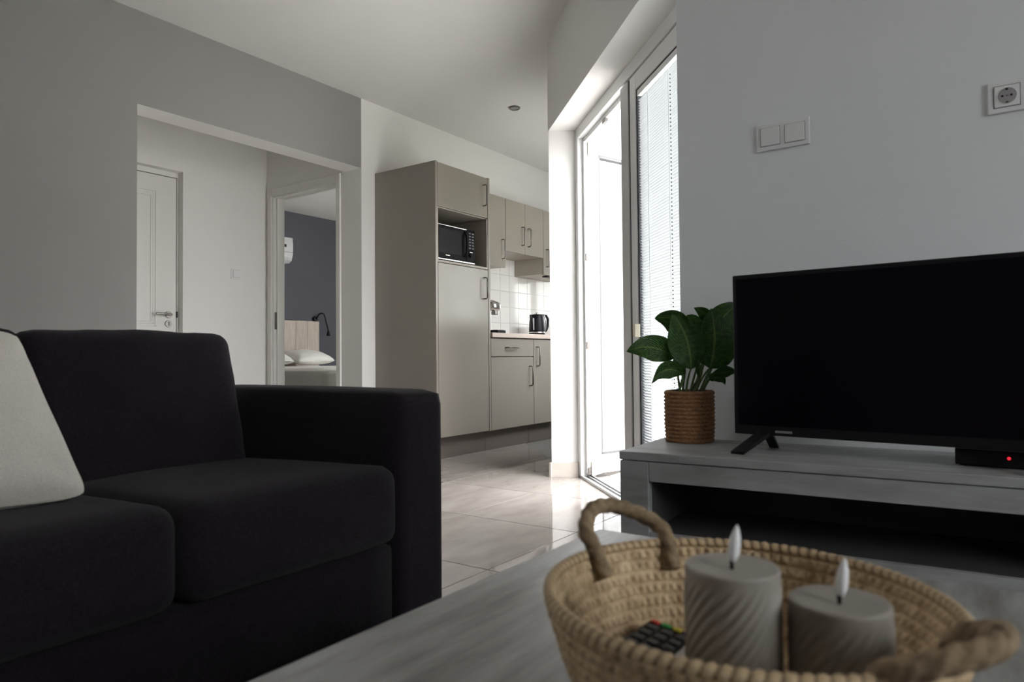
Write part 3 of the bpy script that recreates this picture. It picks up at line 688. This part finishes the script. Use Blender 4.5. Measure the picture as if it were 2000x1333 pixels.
# throw cushion leaning back on the sofa
cb = Vector((.615, 1.395, .470)); ct = Vector((.592, 1.690, .765))
ux = Vector((-1, .03, -.02)).normalized(); uy = (ct-cb); ly = uy.length; uy = uy.normalized(); uz = ux.cross(uy).normalized(); uy = uz.cross(ux)
cen = cb+ux*.225+uy*(ly/2)
Mp = Matrix(((ux.x, uy.x, uz.x, cen.x), (ux.y, uy.y, uz.y, cen.y), (ux.z, uy.z, uz.z, cen.z), (0, 0, 0, 1)))
SH = Matrix.Identity(4); SH[0][1] = .025; SH[0][3] = .006
pillow('throw_cushion', .46, ly+.03, .17, Mp @ SH, LINEN, 'cream linen throw cushion leaning on the dark sofa', 'cushion', n=36, seed=1, wr=.008)

# ------------------------------------------------------------------ coffee table
ctb = thing('coffee_table', (.46, .27, 0), 'low grey limed-wood coffee table carrying the basket', 'coffee table')
BX(-.16-.46, 1.064-.46, -.10-.27, .571-.27, .378, .420, bev=.003).build('top', OAK, ctb)
for x in (-.155, .979):
    for y in (-.095, .486): BX(x-.46, x+.08-.46, y-.27, y+.08-.27, 0, .378, bev=.003).build('leg', OAK, ctb)
for y in (-.085, .53): BX(-.075-.46, .979-.46, y-.27, y+.03-.27, .31, .378, bev=.002).build('apron', OAK, ctb)
for x in (-.145, 1.02): BX(x-.46, x+.03-.46, -.015-.27, .486-.27, .31, .378, bev=.002).build('apron', OAK, ctb)

# ------------------------------------------------------------------ television stand
ST = math.radians(3.6)
ts = thing('tv_stand', (1.733, .867, 0), 'low grey wood-look television stand with an open compartment', 'tv stand', rz=ST)
# local: x = depth (0 front), y = 0 at the left end going negative
D_, Ln = .385, 1.20
BX(0, D_, -Ln, 0, .4325, .455, bev=.003).build('top', OAKY, ts)
BX(.002, D_-.01, -.082, -.002, 0, .4305, bev=.002).build('side_panel', OAKY, ts)
BX(.002, D_-.01, -Ln+.002, -Ln+.082, 0, .4305, bev=.002).build('side_panel', OAKY, ts)
BX(.004, .024, -Ln+.083, -.083, .378, .4305, bev=.002).build('apron', OAKY, ts)
BX(.0265, D_-.02, -Ln+.083, -.083, .222, .242, bev=.002).build('shelf', SHADEIN, ts)  # shelf coloured dark for the shade in the compartment
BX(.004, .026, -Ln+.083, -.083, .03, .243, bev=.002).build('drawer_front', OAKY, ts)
BX(D_-.02, D_-.010, -Ln+.083, -.083, .05, .43).build('back_panel', SHADEIN, ts)
BX(.03, D_-.02, -.0845, -.0825, .243, .43).build('inner_shade_sheet', SHADEIN, ts)  # thin dark sheets put in as shade on the compartment sides
BX(.03, D_-.02, -Ln+.0825, -Ln+.0845, .243, .43).build('inner_shade_sheet', SHADEIN, ts)

# ------------------------------------------------------------------ television
TVR = math.radians(-5.1)
tv = thing('television', (1.937, .610, .455), 'black flat-screen television on the grey stand', 'television', rz=TVR)
# local: -x = towards the viewer, y = 0 left edge going negative
TW, ZB, ZT = .732, .044, .478
BX(-.012, .016, -TW, 0, ZB, ZT, bev=.004).build('casing', BLACK, tv)
sc_ = BX(-.0135, -.011, -TW+.012, -.012, ZB+.026, ZT-.012).build('screen', SCREEN, tv)
BX(.014, .055, -TW+.08, -.08, ZB+.03, ZB+.30, bev=.012).build('rear_housing', BLACK, tv)
BX(-.014, -.011, -.155, -.112, ZB+.0085, ZB+.0145).build('brand_mark', mat('brand_grey', (.22, .22, .22), .4), tv)
for y in (-.085, -TW+.060):
    m = MB()
    sg = 1 if y > -.3 else -1
    for xe, ye, wd in ((-.100, .042, .017), (.085, .012, .013)):
        A = [(0 if q_ < 2 else xe, (y if q_ < 2 else y+ye*sg)+(-wd if q_ in (0, 3) else wd), (ZB+.016) if q_ < 2 else .007) for q_ in range(4)]
        Bv = [(p_[0], p_[1], p_[2]-.007 if k_ > 1 else p_[2]-.012) for k_, p_ in enumerate(A)]
        m.add(A+Bv, [(0, 1, 2, 3), (7, 6, 5, 4), (0, 4, 5, 1), (1, 5, 6, 2), (2, 6, 7, 3), (3, 7, 4, 0)])
    m.build('foot', BLACK, tv)
# set-top box
sb = thing('set_top_box', (1.96, -.02, .455), 'small black receiver box with a red light under the television', 'receiver box', rz=TVR)
BX(-.055, .075, -.11, .115, .003, .040, bev=.003).build('housing', BLACK, sb)
cyl(.0036, -.0575, -.054, (0, .012, .024), 12, 'x').build('power_light', mat('red_led', (.5, .01, .02), .4, emit=(1, .03, .06), estr=0.9), sb)
for x in (-.04, .06):
    for y in (-.095, .10): cyl(.007, 0, .004, (x, y, 0), 10).build('foot', BLACK, sb)

# ------------------------------------------------------------------ potted plant
PC = Vector((2.045, .785, .455)); PR = .0735; PH = .152
pt = thing('potted_plant', PC, 'broad-leaved green plant in a brown woven pot on the stand', 'potted plant')
pm = MB(); prof = []; nb = 13
for i in range(nb*6+1):
    z = PH*i/(nb*6); ph = (i % 6)/6; r = PR*(.955+.045*min(1, z/.05)) + .0028*abs(math.sin(math.pi*i/6)) - .0018
    prof.append((r, z))
vs = []; fs = []; seg = 144
for i, (r, z) in enumerate(prof):
    for k in range(seg):
        w = 2*math.pi*k/seg; rr = r+.0010*math.sin(k*math.pi/2+(i//6)*1.7+i*.5)*abs(math.sin(math.pi*i/6))
        vs.append((rr*math.cos(w), rr*math.sin(w), z))
for i in range(len(prof)-1):
    for k in range(seg): fs.append((i*seg+k, i*seg+(k+1) % seg, (i+1)*seg+(k+1) % seg, (i+1)*seg+k))
pm.add(vs, fs, True); pm.lathe([(PR*.97, PH), (PR*.95, PH+.002), (PR*.90, PH-.002), (PR*.90, PH-.05)], seg=72); pm.lathe([(1e-4, .001), (PR*.95, .001)], seg=48)
pm.build('woven_pot', JUTE, pt)
sl_ = MB(); n = 26; vs = [(0, 0, PH-.012)]; fs = []
for i in range(1, 9):
    for k in range(n):
        w = 2*math.pi*k/n; r = PR*.92*i/8; vs.append((r*math.cos(w), r*math.sin(w), PH-.010+.012*noise.noise(Vector((r*90*math.cos(w), r*90*math.sin(w), 1)))+.008*random.random()))
for k in range(n): fs.append((0, 1+k, 1+(k+1) % n))
for i in range(7):
    for k in range(n): a = 1+i*n; fs.append((a+k, a+n+k, a+n+(k+1) % n, a+(k+1) % n))
sl_.add(vs, fs); sl_.build('soil', SOIL, pt)
def leaf_material(name, dark, light, rib):
    m = bpy.data.materials.new(name); m.use_nodes = True; nt = m.node_tree; b = nt.nodes['Principled BSDF']; L = nt.links.new
    uv = nt.nodes.new('ShaderNodeUVMap'); sp_ = nt.nodes.new('ShaderNodeSeparateXYZ'); L(uv.outputs[0], sp_.inputs[0])
    nz = nt.nodes.new('ShaderNodeTexNoise'); nz.inputs['Scale'].default_value = 6
    mp = nt.nodes.new('ShaderNodeMapping'); mp.inputs['Scale'].default_value = (1, 3.5, 1); L(uv.outputs[0], mp.inputs[0]); L(mp.outputs[0], nz.inputs['Vector'])
    rp = nt.nodes.new('ShaderNodeValToRGB'); rp.color_ramp.elements[0].color = (*dark, 1); rp.color_ramp.elements[1].color = (*light, 1)
    rp.color_ramp.elements[0].position = .35; rp.color_ramp.elements[1].position = .72; L(nz.outputs['Fac'], rp.inputs[0])
    ab = nt.nodes.new('ShaderNodeMath'); ab.operation = 'SUBTRACT'; ab.inputs[1].default_value = .5; L(sp_.outputs[0], ab.inputs[0])
    a2 = nt.nodes.new('ShaderNodeMath'); a2.operation = 'ABSOLUTE'; L(ab.outputs[0], a2.inputs[0])
    lt_ = nt.nodes.new('ShaderNodeMath'); lt_.operation = 'LESS_THAN'; lt_.inputs[1].default_value = .028; L(a2.outputs[0], lt_.inputs[0])
    mx = nt.nodes.new('ShaderNodeMixRGB'); L(lt_.outputs[0], mx.inputs[0]); L(rp.outputs[0], mx.inputs[1]); mx.inputs[2].default_value = (*rib, 1)
    L(mx.outputs[0], b.inputs['Base Color']); b.inputs['Roughness'].default_value = .40; b.inputs['Specular IOR Level'].default_value = .28
    # side veins
    sn = nt.nodes.new('ShaderNodeMath'); sn.operation = 'MULTIPLY_ADD'; L(a2.outputs[0], sn.inputs[0]); sn.inputs[1].default_value = -1.1; L(sp_.outputs[1], sn.inputs[2])
    s2 = nt.nodes.new('ShaderNodeMath'); s2.operation = 'MULTIPLY'; s2.inputs[1].default_value = 75; L(sn.outputs[0], s2.inputs[0])
    s3 = nt.nodes.new('ShaderNodeMath'); s3.operation = 'SINE'; L(s2.outputs[0], s3.inputs[0])
    bp = nt.nodes.new('ShaderNodeBump'); bp.inputs['Strength'].default_value = .35; bp.inputs['Distance'].default_value = .002; L(s3.outputs[0], bp.inputs['Height']); L(bp.outputs[0], b.inputs['Normal'])
    tr = nt.nodes.new('ShaderNodeBsdfTranslucent'); L(mx.outputs[0], tr.inputs[0]); ms = nt.nodes.new('ShaderNodeMixShader'); ms.inputs[0].default_value = .22
    L(b.outputs[0], ms.inputs[1]); L(tr.outputs[0], ms.inputs[2]); L(ms.outputs[0], nt.nodes['Material Output'].inputs[0])
    return m
LEAFM = leaf_material('leaf_green', (.011, .040, .007), (.046, .115, .015), (.10, .155, .04))
def leaf_part(b, mid, tip, width, side=None, fold=.18, wave=.004, seed=0):
    """blade along a quadratic curve b-mid-tip; side = direction of its breadth"""
    b, mid, tip = Vector(b), Vector(mid), Vector(tip); n, c = 18, 8; vs = []; fs = []; uvs = []
    for i in range(n+1):
        t = i/n; p = b*(1-t)**2+mid*2*t*(1-t)+tip*t*t; tan = ((mid-b)*(1-t)+(tip-mid)*t).normalized()
        s = side-tan*side.dot(tan); s = s.normalized(); nn = tan.cross(s)
        w = width*.5*(math.sin(math.pi*min(1, t**.78))**.72)*(1-.12*t)+.0006
        for j in range(c+1):
            u = -1+2*j/c; q = p+s*(u*w)+nn*(fold*w*(abs(u)**1.3)+wave*math.sin(t*9+u*2+seed)*abs(u))
            vs.append(q-PC); uvs.append((j/c, t))
    for i in range(n):
        for j in range(c): a = i*(c+1)+j; fs.append((a, a+1, a+c+2, a+c+1))
    mb = MB().add(vs, fs, True); o = mb.build('leaf', LEAFM, pt)
    uvl = o.data.uv_layers.new(name='UVMap')
    for l in o.data.loops: uvl.data[l.index].uv = uvs[l.vertex_index]
    return o
def stem(a, m_, b, r=.0032):
    a, m_, b = Vector(a), Vector(m_), Vector(b)
    MB().tube([(a*(1-t)**2+m_*2*t*(1-t)+b*t*t)-PC for t in [i/8 for i in range(9)]], [r*(1.25-.5*i/8) for i in range(9)], 8).build('stem', STEMG, pt)
PD = (PC-CAM).dot(fw)
def lf_px(soil, b, mid, tip, width, side_px, dz=(0, 0, 0), fold=.18, seed=0, tilt=0.0):
    """blade base / middle / tip given as pixels with depth offsets"""
    B, Mi, Tp = at(b[0], b[1], PD+dz[0]), at(mid[0], mid[1], PD+dz[1]), at(tip[0], tip[1], PD+dz[2])
    side = (rt*side_px[0]-up*side_px[1]+fw*tilt).normalized()
    leaf_part(B, Mi, Tp, width*PD/F_PX, side, fold, seed=seed)
    S = PC+Vector((soil[0], soil[1], PH-.012)); stem(S, (S+B)/2+Vector((0, 0, .02)), B)
#        soil offset     base         middle        tip          width side
lf_px((-.02, .02), (1318, 700), (1275, 664), (1223, 687), 54, (.05, 1), (-.02, -.04, -.05), .10, 1, .25)
lf_px((-.03, .02), (1337, 731), (1295, 706), (1273, 749), 36, (.55, .8), (-.03, -.05, -.07), .12, 2, .4)
lf_px((-.01, .03), (1352, 676), (1325, 608), (1279, 623), 62, (.35, .9), (.01, .02, .02), .15, 3, .5)
lf_px((-.03, .0), (1349, 722), (1351, 655), (1312, 612), 82, (1, .1), (-.05, -.045, -.02), .16, 4, .2)
lf_px((-.01, -.02), (1386, 720), (1404, 668), (1389, 603), 86, (1, .05), (-.04, -.03, 0), .16, 5, -.25)
lf_px((.02, -.01), (1392, 668), (1405, 610), (1446, 596), 60, (.45, .8), (.04, .05, .05), .14, 6, .3)
lf_px((.03, .0), (1397, 640), (1384, 612), (1355, 601), 30, (.3, .95), (.06, .07, .07), .16, 7, .4)
lf_px((.02, -.03), (1402, 700), (1424, 660), (1452, 640), 66, (.4, .8), (.02, .03, .02), .14, 8, .3)
lf_px((.0, -.035), (1385, 742), (1405, 730), (1416, 752), 22, (.3, .9), (-.02, -.02, -.02), .2, 9, .4)
lf_px((.01, -.035), (1392, 738), (1415, 722), (1440, 729), 26, (.2, .95), (.0, .01, .0), .2, 10, .4)
lf_px((.02, .03), (1338, 735), (1326, 715), (1316, 696), 30, (.9, .3), (.05, .06, .06), .2, 11, .2)
lf_px((.0, .0), (1368, 742), (1368, 722), (1362, 694), 12, (1, 0), (-.05, -.05, -.05), .6, 12, .2)
lf_px((.03, .01), (1372, 690), (1360, 640), (1342, 616), 80, (.9, .3), (.05, .06, .06), .15, 13, .2)
lf_px((.03, -.02), (1405, 690), (1422, 640), (1420, 600), 80, (1, .1), (.07, .07, .07), .15, 14, .1)

# ------------------------------------------------------------------ basket with candles
BC = Vector((.588, .185, .420)); RB, RR, BH = .131, .163, .094
bk = thing('woven_basket', BC, 'round straw basket with two rope handles on the coffee table', 'basket')
EL = math.radians(69)
def ring(r, w):                    # slightly oval, long axis through the handles
    x, y = r*1.025*math.cos(w), r*.965*math.sin(w); return (x*math.cos(EL)-y*math.sin(EL), x*math.sin(EL)+y*math.cos(EL))
NBAND = 8; per = 9; seg = 720; mb = MB()
for inner in (0, 1):
    vs = []; fs = []; rows = NBAND*per+1
    for i in range(rows):
        t = i/(rows-1); z = .004+t*(BH-.006); R_ = RB+(RR-RB)*(t**.8)
        band = i//per; ph = (i % per)/per; bul = math.sin(math.pi*ph)
        for k in range(seg):
            w = 2*math.pi*k/seg
            # plaited strands: two diagonal families crossing in every band
            a = math.sin(w*104+(ph-.5)*4.2+band*1.3); b_ = math.sin(w*104-(ph-.5)*4.2+band*1.3)
            hgt = .0019*bul+.0015*bul*max(a, b_)+.0011*noise.noise(Vector((w*34, t*16, band*3.1)))
            r = R_+(hgt if not inner else -.006-hgt)
            x, y = ring(r, w); vs.append((x, y, z))
    for i in range(rows-1):
        for k in range(seg):
            f = (i*seg+k, i*seg+(k+1) % seg, (i+1)*seg+(k+1) % seg, (i+1)*seg+k); fs.append(f if not inner else f[::-1])
    mb.add(vs, fs, True)
mb.build('plaited_wall', STRAW, bk)
mb = MB(); vs = [(0, 0, .008)]; fs = []; nr = 40; s2_ = 160
for i in range(1, nr+1):
    for k in range(s2_):
        w = 2*math.pi*k/s2_; r = (RB-.004)*i/nr; x, y = ring(r, w); vs.append((x, y, .008+.0016*abs(math.sin(math.pi*i/5))+.0008*math.sin(k*1.1+i)))
for k in range(s2_): fs.append((0, 1+k, 1+(k+1) % s2_))
for i in range(nr-1):
    for k in range(s2_): a = 1+i*s2_; fs.append((a+k, a+s2_+k, a+s2_+(k+1) % s2_, a+(k+1) % s2_))
vs2 = [(0, 0, 0)]+[(*ring(RB, 2*math.pi*k/s2_), 0) for k in range(s2_)]
mb.add(vs, fs, True); mb.add(vs2, [(0, 1+(k+1) % s2_, 1+k) for k in range(s2_)]); mb.build('plaited_base', STRAW, bk)
# rim: single overcast stitches
core = MB(); core.tube([(*ring(RR-.003, 2*math.pi*k/120), BH) for k in range(121)], .0048, 8, caps=False); rim = core.build('rim', mat('dark_straw', (.20, .135, .075), .9), bk)
NS = 108; stm = None
for k in range(NS):
    w = 2*math.pi*k/NS; x, y = ring(RR-.003, w); x2, y2 = ring(RR-.003, w+.01); ang = math.atan2(y2-y, x2-x)
    if stm is None:
        s = MB(); vs = []; fs = []
        for i in range(11):
            u = i/10*2*math.pi
            for dx in (-.0036, 0, .0036):
                rr = .0055 if dx == 0 else .0048
                vs.append((dx+.0022*math.sin(u), rr*math.cos(u), rr*math.sin(u)*1.1))
        for i in range(10):
            for j in range(2): a = i*3+j; fs.append((a, a+3, a+4, a+1))
        s.add(vs, fs, True); o = s.build('stitch', STRAW, rim); stm = o.data
    else: o = link('stitch', stm, rim)
    o.location = (x, y, BH); o.rotation_euler = (0, 0, ang+random.uniform(-.08, .08))
def rope(pts, r, twist=60, name='handle', strands=3):
    # smooth path through the points
    P = [Vector(p) for p in pts]; path = []
    for i in range(len(P)-1):
        a, b, c, d = P[max(i-1, 0)], P[i], P[i+1], P[min(i+2, len(P)-1)]
        for k in range(14):
            t = k/14; path.append(.5*((2*b)+(c-a)*t+(2*a-5*b+4*c-d)*t*t+(3*b-a-3*c+d)*t**3))
    path.append(P[-1]); n = len(path); seg = 20; vs = []; fs = []; ref = None; L = 0
    for i, p in enumerate(path):
        t = (path[min(i+1, n-1)]-path[max(i-1, 0)]).normalized(); L += (p-path[max(i-1, 0)]).length
        if ref is None: ref = Vector((.3, .2, 1))
        a = (ref-t*ref.dot(t)).normalized(); ref = a; b = t.cross(a)
        for k in range(seg):
            w = 2*math.pi*k/seg; ripple = abs(math.sin((w*strands+L*900*.45)/2)); rr = r*(.80+.26*ripple)
            rr *= 1+.06*noise.noise(Vector((L*70, w, r*100)))
            vs.append(p+a*math.cos(w)*rr+b*math.sin(w)*rr)
    for i in range(n-1):
        for k in range(seg): fs.append((i*seg+k, i*seg+(k+1) % seg, (i+1)*seg+(k+1) % seg, (i+1)*seg+k))
    mb = MB().add(vs, fs, True); mb.add(vs[:seg], [list(range(seg))[::-1]]); mb.add(vs[-seg:], [list(range(seg))]); return mb
def pp(ang, rad, z): return (rad*math.cos(ang), rad*math.sin(ang), z)
for ang0, hh in ((61, 1.0), (246, .62)):
    a1_, a2_ = math.radians(ang0+16), math.radians(ang0-17); am = math.radians(ang0)
    pts = [pp(a1_, RR-.018, BH-.020), pp(a1_, RR-.004, BH+.006), pp(a1_*.95+am*.05, RR+.010, BH+.022*hh), pp(am*.5+a1_*.5, RR+.025, BH+.037*hh), pp(am, RR+.030, BH+.038*hh),
           pp(am*.55+a2_*.45, RR+.024, BH+.031*hh), pp(a2_*.9+am*.1, RR+.010, BH+.017*hh), pp(a2_, RR-.004, BH+.003), pp(a2_, RR-.018, BH-.022)]
    rope(pts, .0082).build('handle', ROPE, bk)
def candle(c, h, label, rot):
    cn = thing('pillar_candle', c, label, 'candle', 'flameless candles in the basket')
    R_ = .0362; seg = 208; NZ = 90; vs = []; fs = []
    prof = [(0, .0), (.90, .0), (1, .003)]+[(1, .003+(h-.0055)*i/NZ) for i in range(1, NZ+1)]+[(.992, h-.0012), (.97, h-.0004), (.90, h-.0003), (.60, h-.0016), (.25, h-.0030), (.02, h-.0034)]
    for i, (r, z) in enumerate(prof):
        groove = 1 if 3 <= i <= NZ+2 else 0
        fade = min(1, max(0, (h-.008-z)/.010)) if groove else 0
        for k in range(seg):
            w = 2*math.pi*k/seg; g_ = .0009*math.sin(26*(w+rot)-z*560)*fade
            rr = max(1e-5, r*R_+g_); vs.append((rr*math.cos(w), rr*math.sin(w), z))
    for i in range(len(prof)-1):
        for k in range(seg): fs.append((i*seg+k, i*seg+(k+1) % seg, (i+1)*seg+(k+1) % seg, (i+1)*seg+k))
    MB().add(vs, fs, True).build('wax_body', WAX, cn)
    cyl(.0016, h-.004, h+.004, seg=10).build('wick', BLACK, cn)
    fl_ = MB().lathe([(1e-4, 0), (.0030, .001), (.0043, .006), (.0046, .012), (.0038, .019), (.0022, .025), (.0006, .0285), (1e-4, .029)], seg=20)
    xform(fl_, T(.0004, -.0004, h+.0025) @ RX(.12) @ RY(.10)).build('plastic_flame', FLAME, cn)
candle((.553, .1795, .4305), .1175, 'taller grey fluted candle with a plastic flame, on the left in the basket', .3)
candle((.577, .1060, .4305), .0975, 'shorter grey fluted candle with a plastic flame, on the right in the basket', 1.1)
# remote controls lying behind the candles
rm = thing('remote_control', (.590, .2735, .4310), 'black remote control with coloured buttons in the basket', 'remote control', rz=math.radians(-3))
rm.rotation_euler = (math.radians(6), 0, math.radians(-3)); rm.location.z = .4335
BX(-.060, .060, -.024, .024, .001, .017, bev=.004).build('body', BLACK, rm)
for i, c in enumerate(((.45, .02, .02), (.02, .30, .06), (.50, .40, .03), (.02, .06, .40))):
    BX(.050, .056, .020-.0115*i-.008, .020-.0115*i, .0165, .019, bev=.001).build('colour_button', mat('key_'+str(i), c, .4), rm)
for i in range(7):
    for j in range(3): BX(.036-.014*i, .045-.014*i, .009-.015*j-.001, .018-.015*j, .0165, .019, bev=.001).build('button', mat('rubber_key', (.06, .06, .065), .5), rm)
r2 = thing('remote_control', (.590, .2315, .4305), 'pale grey remote control lying flat in the basket', 'remote control', rz=math.radians(0))
BX(-.055, .050, -.0155, .0155, .001, .017, bev=.004).build('body', mat('pale_plastic', (.55, .53, .50), .4), r2)
BX(-.001, .0, -.015, .015, .0168, .0175).build('seam', BLACK, r2)
for j in range(2): cyl(.005, .0165, .019, (.03, -.008+.016*j, 0), 12).build('button', mat('rubber_key', (.06, .06, .065), .5), r2)

# ------------------------------------------------------------------ outdoors
q = [TN(-3, N0+.23), TN(7.0, N0+.23), TN(7.0, 9), TN(-3, 9)]
struct(MB().prism([(p.x, p.y) for p in q], -.16, -.03).build('terrace', TERR), 'pale paved terrace outside the door', 'terrace')
nbx = thing('neighbour_house', TN(5.5, 8.6, -.16), 'pale neighbouring house beyond the terrace', 'house', rz=math.radians(45))
BX(-3.5, 3.5, -1.5, 1.5, 0, 3.0).build('wall', EXTW, nbx); BX(-3.8, 3.8, -1.9, 1.9, 3.0, 3.25).build('roof', SOFFIT, nbx)
hg = MB()
for i in range(2600):
    p = TN(random.uniform(1.5, 6.5), random.uniform(5.6, 6.3), random.uniform(-.16, 1.0)); s = random.uniform(.03, .07)
    d1_ = Vector((random.uniform(-1, 1), random.uniform(-1, 1), random.uniform(-1, 1))).normalized(); d2_ = d1_.orthogonal().normalized()
    hg.add([p, p+d1_*s+d2_*s*.4, p+d1_*2*s, p+d1_*s-d2_*s*.4], [(0, 1, 2, 3)])
tag(hg.build('hedge', HEDGE), 'yellow-green hedge beyond the terrace', 'hedge', kind='stuff')
tag(BX(-40, 40, -40, 40, -.5, -.3).build('ground', TERR), 'pale ground around the building', 'ground', kind='structure')
